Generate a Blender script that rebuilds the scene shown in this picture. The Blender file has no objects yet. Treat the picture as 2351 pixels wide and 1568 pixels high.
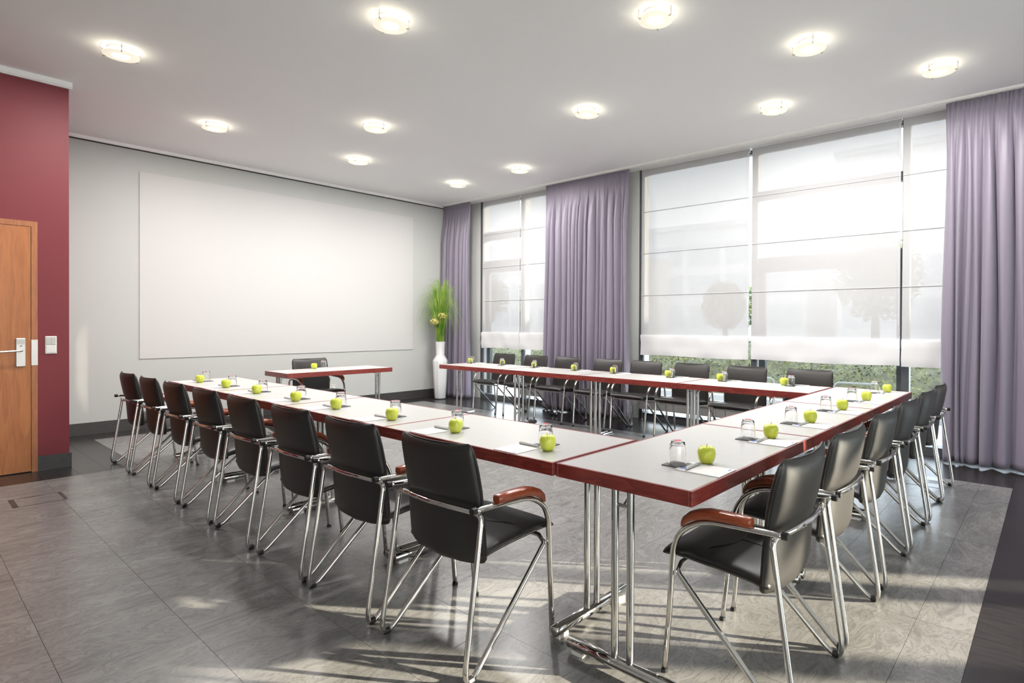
import bpy, bmesh, math, random
from mathutils import Vector, Matrix
random.seed(7)
PI = math.pi
S = bpy.context.scene
COL = S.collection

# ------------------------------------------------------------------ camera, world, sun, exposure
yaw, pitch, roll = math.radians(50.20806), math.radians(-0.39563), math.radians(0.26176)
HC = 1.29
fw = Vector((math.sin(yaw)*math.cos(pitch), math.cos(yaw)*math.cos(pitch), math.sin(pitch)))
rt = Vector((math.cos(yaw), -math.sin(yaw), 0)); up = rt.cross(fw)
r2 = rt*math.cos(roll) + up*math.sin(roll); u2 = -rt*math.sin(roll) + up*math.cos(roll)
cd = bpy.data.cameras.new('camera'); cam = bpy.data.objects.new('camera', cd); COL.objects.link(cam)
M = Matrix((( r2.x, u2.x, -fw.x, 0), (r2.y, u2.y, -fw.y, 0), (r2.z, u2.z, -fw.z, HC), (0, 0, 0, 1)))
cam.matrix_world = M
cd.sensor_fit = 'HORIZONTAL'; cd.sensor_width = 36; cd.lens = 1319.65/2351*36
cd.shift_x = -149/2351; cd.shift_y = -29.792/2351; cd.clip_start = .05; cd.clip_end = 300
S.camera = cam
S.view_settings.view_transform = 'Standard'; S.view_settings.look = 'None'
S.view_settings.gamma = 1; S.view_settings.use_curve_mapping = False
S.view_settings.exposure = 1.14
S.cycles.max_bounces = 9; S.cycles.diffuse_bounces = 5; S.cycles.glossy_bounces = 4
S.cycles.transmission_bounces = 8; S.cycles.transparent_max_bounces = 14
S.cycles.caustics_reflective = False; S.cycles.caustics_refractive = False
S.cycles.sample_clamp_indirect = 6

W = bpy.data.worlds.new('sky'); S.world = W; W.use_nodes = True
wn = W.node_tree.nodes; wl = W.node_tree.links
bg = wn['Background']
geo = wn.new('ShaderNodeTexCoord'); sep = wn.new('ShaderNodeSeparateXYZ'); wl.new(geo.outputs['Generated'], sep.inputs[0])
ramp = wn.new('ShaderNodeValToRGB'); wl.new(sep.outputs['Z'], ramp.inputs[0])
ramp.color_ramp.elements[0].position = 0.0; ramp.color_ramp.elements[0].color = (.96, .97, 1.0, 1)
ramp.color_ramp.elements[1].position = .6; ramp.color_ramp.elements[1].color = (.72, .84, 1.0, 1)
wl.new(ramp.outputs[0], bg.inputs[0]); bg.inputs[1].default_value = 3.6

TAN_EL = .214; SUNDIR = Vector((-.545, .838, -TAN_EL)).normalized()
sd = bpy.data.lights.new('sun', 'SUN'); sd.energy = 17; sd.angle = math.radians(.6); sd.color = (1, .88, .71)
so = bpy.data.objects.new('sun', sd); COL.objects.link(so); so.location = (14, -12, 9)
so.rotation_euler = SUNDIR.to_track_quat('-Z', 'Y').to_euler()
LAMP_W = 18.0; LAMP_EMIT = 17.0

# ------------------------------------------------------------------ helpers
class MB:
    def __init__(s): s.v = []; s.f = []
    def add(s, vs, fs):
        n = len(s.v); s.v += [tuple(v) for v in vs]; s.f += [tuple(i+n for i in f) for f in fs]; return s
    def box(s, x0, x1, y0, y1, z0, z1, open_bottom=False):
        v = [(x0,y0,z0),(x1,y0,z0),(x1,y1,z0),(x0,y1,z0),(x0,y0,z1),(x1,y0,z1),(x1,y1,z1),(x0,y1,z1)]
        f = [(4,5,6,7),(0,1,5,4),(1,2,6,5),(2,3,7,6),(3,0,4,7)]
        if not open_bottom: f.append((3,2,1,0))
        return s.add(v, f)
    def bevbox(s, x0, x1, y0, y1, z0, z1, b):
        # chamfered box via rings along z
        def ring(i, z): return [(x0+i,y0,z),(x1-i,y0,z),(x1,y0+i,z),(x1,y1-i,z),(x1-i,y1,z),(x0+i,y1,z),(x0,y1-i,z),(x0,y0+i,z)]
        def ring2(z): return [(x0+b,y0+b*.3,z),(x1-b,y0+b*.3,z),(x1-b*.3,y0+b,z),(x1-b*.3,y1-b,z),(x1-b,y1-b*.3,z),(x0+b,y1-b*.3,z),(x0+b*.3,y1-b,z),(x0+b*.3,y0+b,z)]
        rings = [ [(x+(b if x<(x0+x1)/2 else -b)*.7, y+(b if y<(y0+y1)/2 else -b)*.7, z0) for x,y,_ in ring(b,0)], ring(b,z0+b), ring(b,z1-b),
                  [(x+(b if x<(x0+x1)/2 else -b)*.7, y+(b if y<(y0+y1)/2 else -b)*.7, z1) for x,y,_ in ring(b,0)] ]
        return s.loft(rings)
    def loft(s, rings, closed=True, caps=True):
        n = len(rings[0]); base = len(s.v)
        for r in rings: s.v += [tuple(p) for p in r]
        for k in range(len(rings)-1):
            for i in range(n if closed else n-1):
                j = (i+1) % n; a = base+k*n
                s.f.append((a+i, a+j, a+n+j, a+n+i))
        if caps and closed:
            s.f.append(tuple(base+i for i in reversed(range(n))))
            s.f.append(tuple(base+(len(rings)-1)*n+i for i in range(n)))
        return s
    def tube(s, path, r, n=8, flat=1.0, closed=False, up0=Vector((0,0,1)), caps=True):
        P = [Vector(p) for p in path]; m = len(P); rings = []
        prev = None
        for i in range(m):
            a = P[(i-1) % m] if (closed or i > 0) else P[i]
            b = P[(i+1) % m] if (closed or i < m-1) else P[i]
            t = (b-a)
            if t.length < 1e-9: t = Vector((0,0,1))
            t.normalize()
            if prev is None:
                u = up0 if abs(up0.dot(t)) < .9 else Vector((1,0,0))
                u = (u - t*u.dot(t)).normalized()
            else:
                u = prev - t*prev.dot(t)
                u = u.normalized() if u.length > 1e-6 else prev
            prev = u; w = t.cross(u)
            rr = r[i] if isinstance(r, (list, tuple)) else r
            rings.append([P[i] + u*rr*math.cos(2*PI*k/n) + w*rr*flat*math.sin(2*PI*k/n) for k in range(n)])
        if closed: rings.append(rings[0])
        return s.loft(rings, caps=caps and not closed)
    def lathe(s, prof, n=20, c=(0,0,0)):
        rings = [[(c[0]+r*math.cos(2*PI*k/n), c[1]+r*math.sin(2*PI*k/n), c[2]+z) for k in range(n)] for r, z in prof]
        return s.loft(rings)
    def mesh(s, name):
        me = bpy.data.meshes.new(name); me.from_pydata(s.v, [], s.f); me.update(); return me

def smooth_path(pts, sub=4):
    # Catmull-Rom through points
    P = [Vector(p) for p in pts]; out = []
    for i in range(len(P)-1):
        p0 = P[max(i-1,0)]; p1 = P[i]; p2 = P[i+1]; p3 = P[min(i+2,len(P)-1)]
        for k in range(sub):
            t = k/sub
            out.append(.5*((2*p1)+(p2-p0)*t+(2*p0-5*p1+4*p2-p3)*t*t+(3*p1-p0-3*p2+p3)*t**3))
    out.append(P[-1]); return out
def fillet(pts, rad, seg=6, closed=False):
    P = [Vector(p) for p in pts]; out = []; n = len(P)
    for i in range(n):
        if not closed and i in (0, n-1): out.append(P[i]); continue
        a, b, c = P[i-1], P[i], P[(i+1) % n]
        rr = rad[i] if isinstance(rad, (list, tuple)) else rad
        d1 = (a-b); d2 = (c-b); l1 = d1.length; l2 = d2.length; d1.normalize(); d2.normalize()
        ang = d1.angle(d2)
        if rr <= 0 or ang > 3.1: out.append(b); continue
        t = min(rr/math.tan(ang/2), l1*.49, l2*.49)
        p1 = b+d1*t; p2 = b+d2*t
        for k in range(seg+1):
            u = k/seg
            out.append(p1*(1-u)**2 + b*2*u*(1-u) + p2*u*u)
    return out

def link(name, me, m, parent=None, smooth=False, ang=35):
    if isinstance(me, MB): me = me.mesh(name)
    if m is not None and not me.materials: me.materials.append(m)
    if smooth:
        me.polygons.foreach_set('use_smooth', [True]*len(me.polygons))
        if ang and hasattr(me, 'set_sharp_from_angle'): me.set_sharp_from_angle(angle=math.radians(ang))
    o = bpy.data.objects.new(name, me); COL.objects.link(o)
    if parent is not None: o.parent = parent
    return o
def tag(o, label, cat, group=None, kind=None):
    if label: o['label'] = label
    if cat: o['category'] = cat
    if group: o['group'] = group
    if kind: o['kind'] = kind
    return o
def empty(name, loc=(0,0,0), rz=0):
    o = bpy.data.objects.new(name, None); COL.objects.link(o)
    o.location = loc; o.rotation_euler = (0,0,rz); o.empty_display_size = .05
    return o
def struct(name, mb, m, parent=None, smooth=False):
    o = link(name, mb, m, parent, smooth)
    if parent is None: o['kind'] = 'structure'
    return o
def dup(root):
    r = root.copy(); COL.objects.link(r)
    for ch in root.children:
        c = ch.copy(); COL.objects.link(c); c.parent = r
        for g in ch.children:
            d = g.copy(); COL.objects.link(d); d.parent = c
    return r

# ------------------------------------------------------------------ materials
def nodes(name):
    m = bpy.data.materials.new(name); m.use_nodes = True
    return m, m.node_tree.nodes, m.node_tree.links, m.node_tree.nodes['Principled BSDF']
def pm(name, col, rough=.5, metal=0, **kw):
    m, n, l, b = nodes(name)
    b.inputs['Base Color'].default_value = (*col, 1); b.inputs['Roughness'].default_value = rough; b.inputs['Metallic'].default_value = metal
    for k, v in kw.items(): b.inputs[k.replace('_', ' ')].default_value = v
    return m
def noise_tint(m, c1, c2, scale=8, detail=4, stretch=(1,1,1), lo=.35, hi=.65, coord='Object', dist=0.0, rough=.55):
    n = m.node_tree.nodes; l = m.node_tree.links; b = n['Principled BSDF']
    tc = n.new('ShaderNodeTexCoord'); mp = n.new('ShaderNodeMapping'); mp.inputs['Scale'].default_value = stretch
    l.new(tc.outputs[coord], mp.inputs[0])
    t = n.new('ShaderNodeTexNoise'); t.inputs['Scale'].default_value = scale; t.inputs['Detail'].default_value = detail
    t.inputs['Distortion'].default_value = dist; t.inputs['Roughness'].default_value = rough
    l.new(mp.outputs[0], t.inputs['Vector'])
    r = n.new('ShaderNodeValToRGB'); r.color_ramp.elements[0].position = lo; r.color_ramp.elements[1].position = hi
    r.color_ramp.elements[0].color = (*c1, 1); r.color_ramp.elements[1].color = (*c2, 1)
    l.new(t.outputs[0], r.inputs[0]); l.new(r.outputs[0], b.inputs['Base Color'])
    return t, r, mp
def bump(m, scale=200, strength=.1, dist=.002, stretch=(1,1,1), detail=3):
    n = m.node_tree.nodes; l = m.node_tree.links; b = n['Principled BSDF']
    tc = n.new('ShaderNodeTexCoord'); mp = n.new('ShaderNodeMapping'); mp.inputs['Scale'].default_value = stretch
    l.new(tc.outputs['Object'], mp.inputs[0])
    t = n.new('ShaderNodeTexNoise'); t.inputs['Scale'].default_value = scale; t.inputs['Detail'].default_value = detail
    l.new(mp.outputs[0], t.inputs['Vector'])
    bp = n.new('ShaderNodeBump'); bp.inputs['Strength'].default_value = strength; bp.inputs['Distance'].default_value = dist
    l.new(t.outputs[0], bp.inputs['Height']); l.new(bp.outputs[0], b.inputs['Normal'])
    return m

m_wall = bump(pm('wall_paint', (.505,.515,.495), .75), 140, .12)
m_red = bump(pm('red_paint', (0.1859,0.02057,0.02848), .55), 160, .15)
m_ceil = bump(pm('ceiling_paint', (.93,.93,.93), .85), 160, .08)
m_white = pm('white_trim', (.90,.89,.88), .45)
m_dark = pm('dark_gap', (.02,.02,.02), .7)  # slot black, also used for the shade at cornice and door gap
m_screen = pm('screen_white', (.57,.56,.55), .7)
m_base = pm('baseboard_vinyl', (0.04675,0.0442,0.0425), .42); noise_tint(m_base, (0.0323,0.0306,0.02975), (0.0595,0.0561,0.0527), 9, 5, (3,3,20))
# light marbled vinyl tiles
def tile_mat():
    m, n, l, b = nodes('marbled_vinyl')
    tc = n.new('ShaderNodeTexCoord'); oi = n.new('ShaderNodeObjectInfo')
    geo = n.new('ShaderNodeNewGeometry')
    mp = n.new('ShaderNodeMapping'); mp.inputs['Rotation'].default_value = (0,0,.62); mp.inputs['Scale'].default_value = (1.0,2.3,1)
    l.new(geo.outputs['Position'], mp.inputs[0])
    mul = n.new('ShaderNodeMath'); mul.operation = 'MULTIPLY'; mul.inputs[1].default_value = 37.0; l.new(oi.outputs['Random'], mul.inputs[0])
    cmb = n.new('ShaderNodeCombineXYZ'); l.new(mul.outputs[0], cmb.inputs[2])
    ad = n.new('ShaderNodeVectorMath'); l.new(mp.outputs[0], ad.inputs[0]); l.new(cmb.outputs[0], ad.inputs[1])
    t = n.new('ShaderNodeTexNoise'); t.inputs['Scale'].default_value = 3.6; t.inputs['Detail'].default_value = 9; t.inputs['Distortion'].default_value = 2.0; t.inputs['Roughness'].default_value = .64
    l.new(ad.outputs[0], t.inputs['Vector'])
    r = n.new('ShaderNodeValToRGB'); e = r.color_ramp.elements
    e[0].position = .30; e[0].color = (0.152,0.1474,0.1421,1)
    e[1].position = .72; e[1].color = (0.285,0.2789,0.2713,1)
    e2 = e.new(.42); e2.color = (0.209,0.2037,0.1976,1)
    e3 = e.new(.49); e3.color = (0.2546,0.2485,0.2417,1)
    e4 = e.new(.525); e4.color = (0.171,0.1657,0.1596,1)
    e5 = e.new(.56); e5.color = (0.2546,0.2485,0.2417,1)
    l.new(t.outputs[0], r.inputs[0])
    t2 = n.new('ShaderNodeTexNoise'); t2.inputs['Scale'].default_value = 1.3; t2.inputs['Detail'].default_value = 3; l.new(ad.outputs[0], t2.inputs['Vector'])
    mx = n.new('ShaderNodeMix'); mx.data_type = 'RGBA'; mx.blend_type = 'MULTIPLY'; mx.inputs[0].default_value = .35
    l.new(r.outputs[0], mx.inputs[6]); l.new(t2.outputs[0], mx.inputs[7])
    l.new(mx.outputs[2], b.inputs['Base Color'])
    b.inputs['Roughness'].default_value = .27; b.inputs['Specular IOR Level'].default_value = .55
    return m
m_tile = tile_mat()
m_dtile = pm('dark_oak_vinyl', (0.01581,0.01423,0.0137), .26); noise_tint(m_dtile, (0.009486,0.008432,0.008165), (0.02635,0.02371,0.02213), 5, 6, (9,1.2,1), .3, .72)
m_grout = pm('floor_joint', (.10,.095,.09), .8)
m_lam = pm('grey_laminate', (0.448,0.44,0.424), .30); noise_tint(m_lam, (0.448,0.444,0.432), (0.468,0.464,0.452), 30, 3)
def wood(name, c1, c2, scale, stretch, rough, coat=.3, dist=3.0):
    m, n, l, b = nodes(name)
    tc = n.new('ShaderNodeTexCoord'); mp = n.new('ShaderNodeMapping'); mp.inputs['Scale'].default_value = stretch
    oi = n.new('ShaderNodeObjectInfo'); cmb = n.new('ShaderNodeCombineXYZ'); mul = n.new('ShaderNodeMath'); mul.operation = 'MULTIPLY'; mul.inputs[1].default_value = 9
    l.new(oi.outputs['Random'], mul.inputs[0]); l.new(mul.outputs[0], cmb.inputs[0]); l.new(mul.outputs[0], cmb.inputs[1])
    ad = n.new('ShaderNodeVectorMath'); l.new(tc.outputs['Object'], ad.inputs[0]); l.new(cmb.outputs[0], ad.inputs[1]); l.new(ad.outputs[0], mp.inputs[0])
    t = n.new('ShaderNodeTexNoise'); t.inputs['Scale'].default_value = scale; t.inputs['Detail'].default_value = 2; l.new(mp.outputs[0], t.inputs['Vector'])
    mul2 = n.new('ShaderNodeMath'); mul2.operation = 'MULTIPLY'; mul2.inputs[1].default_value = 9; l.new(t.outputs[0], mul2.inputs[0])
    fr = n.new('ShaderNodeMath'); fr.operation = 'FRACT'; l.new(mul2.outputs[0], fr.inputs[0])
    r = n.new('ShaderNodeValToRGB'); r.color_ramp.elements[0].color = (*c1,1); r.color_ramp.elements[1].color = (*c2,1)
    r.color_ramp.elements[0].position = .1; r.color_ramp.elements[1].position = .9
    l.new(fr.outputs[0], r.inputs[0]); 
    t3 = n.new('ShaderNodeTexNoise'); t3.inputs['Scale'].default_value = scale*14; t3.inputs['Detail'].default_value = 3; l.new(mp.outputs[0], t3.inputs['Vector'])
    mx = n.new('ShaderNodeMix'); mx.data_type = 'RGBA'; mx.blend_type = 'MULTIPLY'; mx.inputs[0].default_value = .5
    r3 = n.new('ShaderNodeValToRGB'); r3.color_ramp.elements[0].color = (.7,.7,.7,1); r3.color_ramp.elements[0].position = .35; r3.color_ramp.elements[1].position = .6
    l.new(t3.outputs[0], r3.inputs[0]); l.new(r.outputs[0], mx.inputs[6]); l.new(r3.outputs[0], mx.inputs[7]); l.new(mx.outputs[2], b.inputs['Base Color'])
    b.inputs['Roughness'].default_value = rough; b.inputs['Coat Weight'].default_value = coat; b.inputs['Coat Roughness'].default_value = .15
    return m
m_edge = wood('mahogany_edge', (.185,.023,.019), (.27,.042,.031), 1.6, (1.5,1.5,9), .38)
m_arm = wood('armrest_wood', (0.243,0.0405,0.0135), (0.342,0.0702,0.0234), 6, (6,1.2,6), .28)
m_door = wood('cherry_veneer', (0.43,0.1419,0.0387), (0.4816,0.172,0.0516), 1.1, (5,5,.45), .42, .15)
m_jamb = wood('cherry_frame', (0.396,0.144,0.054), (0.432,0.1665,0.063), 1.1, (5,5,.6), .38, .15)
m_leather = bump(pm('black_leather', (.018,.0162,.0148), .40), 420, .2, .001)
m_seam = pm('leather_piping', (.008,.0075,.007), .42)
m_chrome = pm('chrome', (0.6808,0.6716,0.6532), .07, 1)
m_steel = pm('brushed_steel', (.62,.60,.57), .3, 1)
m_rubber = pm('black_rubber', (.012,.012,.012), .5)
m_pad = pm('white_plastic_foot', (.75,.73,.68), .4)
m_lock = pm('lock_plate_metal', (.66,.63,.58), .38, .7)
m_switch = pm('switch_plastic', (.78,.76,.72), .35)
m_rocker = pm('switch_rocker_grey', (.55,.54,.50), .35)
m_apple = pm('apple_skin', (0.495,0.576,0.045), .27); noise_tint(m_apple, (0.522,0.594,0.0315), (0.666,0.702,0.117), 26, 4, (1,1,.5), .3, .75)
m_stem = pm('apple_stem', (.10,.05,.02), .7)
m_glass = pm('clear_glass', (1,1,1), .0, 0, Transmission_Weight=1.0, IOR=1.45)
m_redlabel = pm('red_paper_seal', (.75,.02,.03), .5)
m_coaster = pm('slate_coaster', (.05,.052,.055), .45)
m_paper = pm('notepad_paper', (0.738,0.72,0.711), .6)
m_blue = pm('blue_print', (.10,.17,.62), .6)
m_penblue = pm('pen_print', (.25,.35,.75), .4)
m_pen = pm('silver_pen', (.50,.50,.47), .32, .35)
m_frame = pm('anthracite_frame', (.075,.080,.090), .42)
m_alu = pm('pale_aluminium', (.62,.64,.61), .45)
m_rad = pm('radiator_grey', (.27,.265,.255), .45)
m_vase = pm('white_ceramic', (0.688,0.688,0.688), .22)
m_grass = pm('grass_blade', (.16,.30,.03), .5)
_t = noise_tint(m_grass, (.13,.28,.02), (.36,.50,.09), 5, 3)
m_flower = bump(pm('yellow_hydrangea', (.46,.40,.10), .7), 60, .8, .01)
noise_tint(m_flower, (.36,.32,.06), (.60,.54,.20), 45, 3)
m_hedge = pm('hedge_dark', (0.03,0.024,0.012), .8); noise_tint(m_hedge, (0.03,0.027,0.0108), (0.072,0.069,0.024), 9, 5)
m_leaf = pm('hedge_leaf', (.07,.10,.018), .6); noise_tint(m_leaf, (.048,.054,.010), (.165,.165,.026), 1.7, 5, (1,1,1), .35, .68)
m_pave = pm('outdoor_paving', (.55,.54,.52), .8); noise_tint(m_pave, (.50,.49,.48), (.62,.61,.59), 2.5, 5)
m_kerb = pm('kerb_stone', (.26,.26,.26), .8)
m_build = pm('concrete_facade', (.86,.87,.89), .7)
m_build2 = pm('pale_facade', (.80,.74,.62), .7)
m_pane_blue = pm('facade_glass', (.58,.63,.69), .5)
m_treeleaf = pm('tree_leaf', (.10,.14,.03), .6); noise_tint(m_treeleaf, (.06,.10,.02), (.20,.19,.04), .9, 3)
m_bark = pm('tree_bark', (.06,.045,.035), .85)
def curtain_mat():
    m, n, l, b = nodes('lilac_satin_curtain')
    b.inputs['Base Color'].default_value = (0.2378,0.2091,0.269,1); b.inputs['Roughness'].default_value = .48
    b.inputs['Sheen Weight'].default_value = .25; b.inputs['Sheen Roughness'].default_value = .4
    tr = n.new('ShaderNodeBsdfTranslucent'); tr.inputs[0].default_value = (.29,.26,.32,1)
    mx = n.new('ShaderNodeMixShader'); mx.inputs[0].default_value = .12
    l.new(b.outputs[0], mx.inputs[1]); l.new(tr.outputs[0], mx.inputs[2]); l.new(mx.outputs[0], n['Material Output'].inputs[0])
    return m
m_curtain = curtain_mat()
def blind_mat(name, see, trans, alb=.58):
    m, n, l, b = nodes(name)
    tc = n.new('ShaderNodeTexCoord'); mp = n.new('ShaderNodeMapping'); mp.inputs['Scale'].default_value = (1,22,1.2); l.new(tc.outputs['Object'], mp.inputs[0])
    t = n.new('ShaderNodeTexNoise'); t.inputs['Scale'].default_value = 5; t.inputs['Detail'].default_value = 5; l.new(mp.outputs[0], t.inputs['Vector'])
    mr = n.new('ShaderNodeMapRange'); mr.inputs[1].default_value = .3; mr.inputs[2].default_value = .7; mr.inputs[3].default_value = see*.82; mr.inputs[4].default_value = see*1.15
    l.new(t.outputs[0], mr.inputs[0])
    d = n.new('ShaderNodeBsdfDiffuse'); d.inputs[0].default_value = (alb,alb,alb*1.01,1)
    tr = n.new('ShaderNodeBsdfTranslucent'); tr.inputs[0].default_value = (.80,.80,.79,1)
    tp = n.new('ShaderNodeBsdfRefraction'); tp.inputs['IOR'].default_value = 1.08; tp.inputs['Roughness'].default_value = .03
    m1 = n.new('ShaderNodeMixShader'); m1.inputs[0].default_value = trans; l.new(d.outputs[0], m1.inputs[1]); l.new(tr.outputs[0], m1.inputs[2])
    m2 = n.new('ShaderNodeMixShader'); l.new(mr.outputs[0], m2.inputs[0]); l.new(m1.outputs[0], m2.inputs[1]); l.new(tp.outputs[0], m2.inputs[2])
    l.new(m2.outputs[0], n['Material Output'].inputs[0]); n.remove(b)
    return m
m_blind = blind_mat('sheer_blind_fabric', .054, .003, .46)
m_fold = blind_mat('folded_blind_fabric', .004, .010, .68)
m_rod = blind_mat('blind_rod_pocket', .004, .02, .5)
def pane_mat():
    m, n, l, b = nodes('window_glass'); n.remove(b)
    tp = n.new('ShaderNodeBsdfTransparent'); tp.inputs[0].default_value = (.95,.97,.96,1)
    gl = n.new('ShaderNodeBsdfGlossy'); gl.inputs['Roughness'].default_value = .01
    lw = n.new('ShaderNodeLayerWeight'); lw.inputs[0].default_value = .5
    pw = n.new('ShaderNodeMath'); pw.operation = 'POWER'; pw.inputs[1].default_value = 5; l.new(lw.outputs['Facing'], pw.inputs[0])
    fr = n.new('ShaderNodeMath'); fr.operation = 'MULTIPLY_ADD'; fr.inputs[1].default_value = .6; fr.inputs[2].default_value = .03; l.new(pw.outputs[0], fr.inputs[0])
    mx = n.new('ShaderNodeMixShader'); l.new(fr.outputs[0], mx.inputs[0]); l.new(tp.outputs[0], mx.inputs[1]); l.new(gl.outputs[0], mx.inputs[2])
    l.new(mx.outputs[0], n['Material Output'].inputs[0]); return m
m_pane = pane_mat()
def emit_mat(name, c, s):
    m, n, l, b = nodes(name); b.inputs['Base Color'].default_value = (.8,.78,.7,1); b.inputs['Roughness'].default_value = .35
    b.inputs['Emission Color'].default_value = (*c,1); b.inputs['Emission Strength'].default_value = s; return m
m_lampglass = emit_mat('frosted_lamp_glass', (1,.92,.72), .30)
m_lampcore = emit_mat('lamp_core_glass', (1,.95,.80), 1.0)
m_bulb = emit_mat('lamp_bulb', (1,.95,.82), LAMP_EMIT)
m_lampring = pm('clear_lamp_ring', (1,.98,.95), .05, 0, Transmission_Weight=.9, IOR=1.2)
m_lampmetal = pm('lamp_clip_metal', (.55,.50,.40), .25, .9)

# ------------------------------------------------------------------ room shell
H = 3.42; YB = 8.541; XW = 6.662; YR = 6.776; XR = 1.043  # world X shrunk and Y stretched about the camera, baked into the positions
Y0, X0 = -9.035, -3.472
floor = struct('floor', MB().box(X0, 6.86, Y0, YB+.1, -.12, -.0035), m_grout)
TSX, TSY = .4167, .4572
def proj(x, y, z):
    d = Vector((x, y, z-HC)); w = d.dot(fw)
    if w < .05: return None
    return (1324.5+1319.65*d.dot(r2)/w, 754.2-1319.65*d.dot(u2)/w)
def in_view(x0, x1, y0, y1):
    for i in range(4):
        for j in range(4):
            p = proj(x0+(x1-x0)*i/3, y0+(y1-y0)*j/3, 0)
            if p and -60 < p[0] < 2411 and 300 < p[1] < 1640: return True
    return False
def cuts(a, b, o, TS):
    k = math.ceil((a-o)/TS+1e-6); r = [a]
    while o+k*TS < b-.02:
        if o+k*TS > a+.02: r.append(o+k*TS)
        k += 1
    return r+[b]
tiles = []; far_tiles = {0: MB(), 1: MB()}
REG = [(X0, 5.737, 0.252, 6.33, 0), (1.455, 5.737, 6.33, 8.113, 0), (X0, XR, 6.33, YR, 1), (XR, 1.455, 6.33, YB, 1),
       (1.455, 5.737, 8.113, YB, 1), (5.737, 6.709, 0.252, YB, 1), (X0, 6.709, -0.735, 0.252, 1), (X0, 6.709, Y0, -0.735, 0)]
for x0, x1, y0, y1, k in REG:
    xs = cuts(x0, x1, 1.649, TSX); ys = cuts(y0, y1, 1.833, TSY)
    for a, b in zip(xs, xs[1:]):
        for c, d in zip(ys, ys[1:]):
            if in_view(a, b, c, d): tiles.append((math.hypot((a+b)/2, (c+d)/2), a, b, c, d, k))
            else: far_tiles[k].box(a+.0007, b-.0007, c+.0007, d-.0007, -.0035, 0, True)
tiles.sort()
tile_cache = {}
for i, (dist, a, b, c, d, k) in enumerate(tiles):
    if i >= 296:
        far_tiles[k].box(a+.0007, b-.0007, c+.0007, d-.0007, -.0035, 0, True); continue
    w, h = (b-a)/2-.0007, (d-c)/2-.0007
    key = (round(w,3), round(h,3), k)
    if key not in tile_cache:
        me = MB().box(-w, w, -h, h, -.0035, 0, True).mesh('tile'); me.materials.append(m_dtile if k else m_tile); tile_cache[key] = me
    o = link('tile', tile_cache[key], None, floor); o.location = ((a+b)/2, (c+d)/2, 0)
for k, nm in ((0, 'light_tiles'), (1, 'dark_tiles')):
    o = link(nm, far_tiles[k], m_dtile if k else m_tile, floor); o['kind'] = 'stuff'

ceil = struct('ceiling', MB().box(X0, 6.86, Y0, YB+.2, H, H+.2), m_ceil)
hp = MB().box(1.52, 1.993, 3.136, 3.663, H-.003, H+.001); link('access_panel', hp, m_ceil, ceil)
struct('wall_back', MB().box(XR-.02, XW+.25, YB, YB+.2, 0, H), m_wall)
# red wall with the door opening
DX1 = 0.834; DX0 = -0.113
wl_ = MB().box(DX1, XR, YR, YB, 0, H).box(X0, DX0, YR, YR+.25, 0, H).box(DX0, DX1, YR, YR+.25, 2.154, H)
struct('wall_left', wl_, m_red)
struct('wall_rear', MB().box(X0, -3.19, Y0-.2, Y0, 0, H).box(1.78, 6.86, Y0-.2, Y0, 0, H), m_wall)
struct('wall_west', MB().box(X0-.2, X0, -4.93, YR+.25, 0, H).box(X0-.2, X0, Y0-.2, -8.60, 0, H), m_wall)
# baseboards
struct('baseboard_back', MB().box(XR, 6.52, YB-.014, YB, 0, .137).box(XR, 6.52, YB-.02, YB-.014, 0, .010), m_base)
struct('baseboard_left', MB().box(DX1+.0005, XR+.014, YR-.014, YR, 0, .125).box(DX1+.0005, XR+.014, YR-.02, YR-.014, 0, .010).box(XR, XR+.014, YR, YB-.02, 0, .125), m_base)
# cornice strips and a painted shadow line
struct('trim_1', MB().box(X0, XR+.02, YR-.035, YR, H-.045, H).box(X0, XR+.02, YR-.022, YR, H-.054, H-.045), m_white)
struct('trim_2', MB().box(XR, XW, YB-.03, YB, H-.040, H), m_white)
struct('trim_shadow_line', MB().box(XR, XW, YB-.008, YB, H-.052, H-.040), m_dark)  # dark strip standing in for the shade below the cornice
scr = link('projection_screen', MB().box(1.961, 5.813, YB-.010, YB-.003, .849, 3.119), m_screen)
tag(scr, 'large blank white projection surface on the pale grey wall', 'screen')

# door
door = empty('door_1', (0, YR, 0)); door['kind'] = 'structure'
YD = -.012
link('frame', MB().box(0.795, DX1, YD-.004, .2, 0, 2.154).box(DX0, DX0+.042, YD-.004, .2, 0, 2.154).box(DX0+0.039, 0.795, YD-.004, .2, 2.109, 2.154), m_jamb, door)
leaf = link('leaf', MB().box(DX0+0.042, 0.792, YD, .03, .008, 2.1065), m_door, door)
lk = link('lock_plate', MB().bevbox(0.697, 0.758, YD-.016, YD, .911, 1.152, .004), m_lock, door)
link('reader_panel', MB().box(0.703, 0.753, YD-.0168, YD-.016, 1.100, 1.142), m_rocker, lk)
link('card_slot', MB().box(0.721, 0.736, YD-.017, YD-.016, 1.083, 1.089), m_dark, lk)
link('keyhole', MB().tube([(0.727, YD-.0175, 1.018), (0.727, YD-.016, 1.018)], .007, 10), m_steel, lk)
link('gap_backing', MB().box(DX0+.042, .795, .04, .06, 0, 2.11), m_dark, door)  # added dark sheet behind the leaf, blacks out light in the door gap
hd = fillet([(0.73, YD-.016, 1.047), (0.73, YD-.062, 1.047), (0.599, YD-.062, 1.041)], .02)
link('handle', MB().tube(hd, .0085, 10), m_steel, door, True)
link('strike_plate', MB().box(0.794, 0.835, YD-.006, YD-.004, .918, 1.138), m_lock, door)

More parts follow.
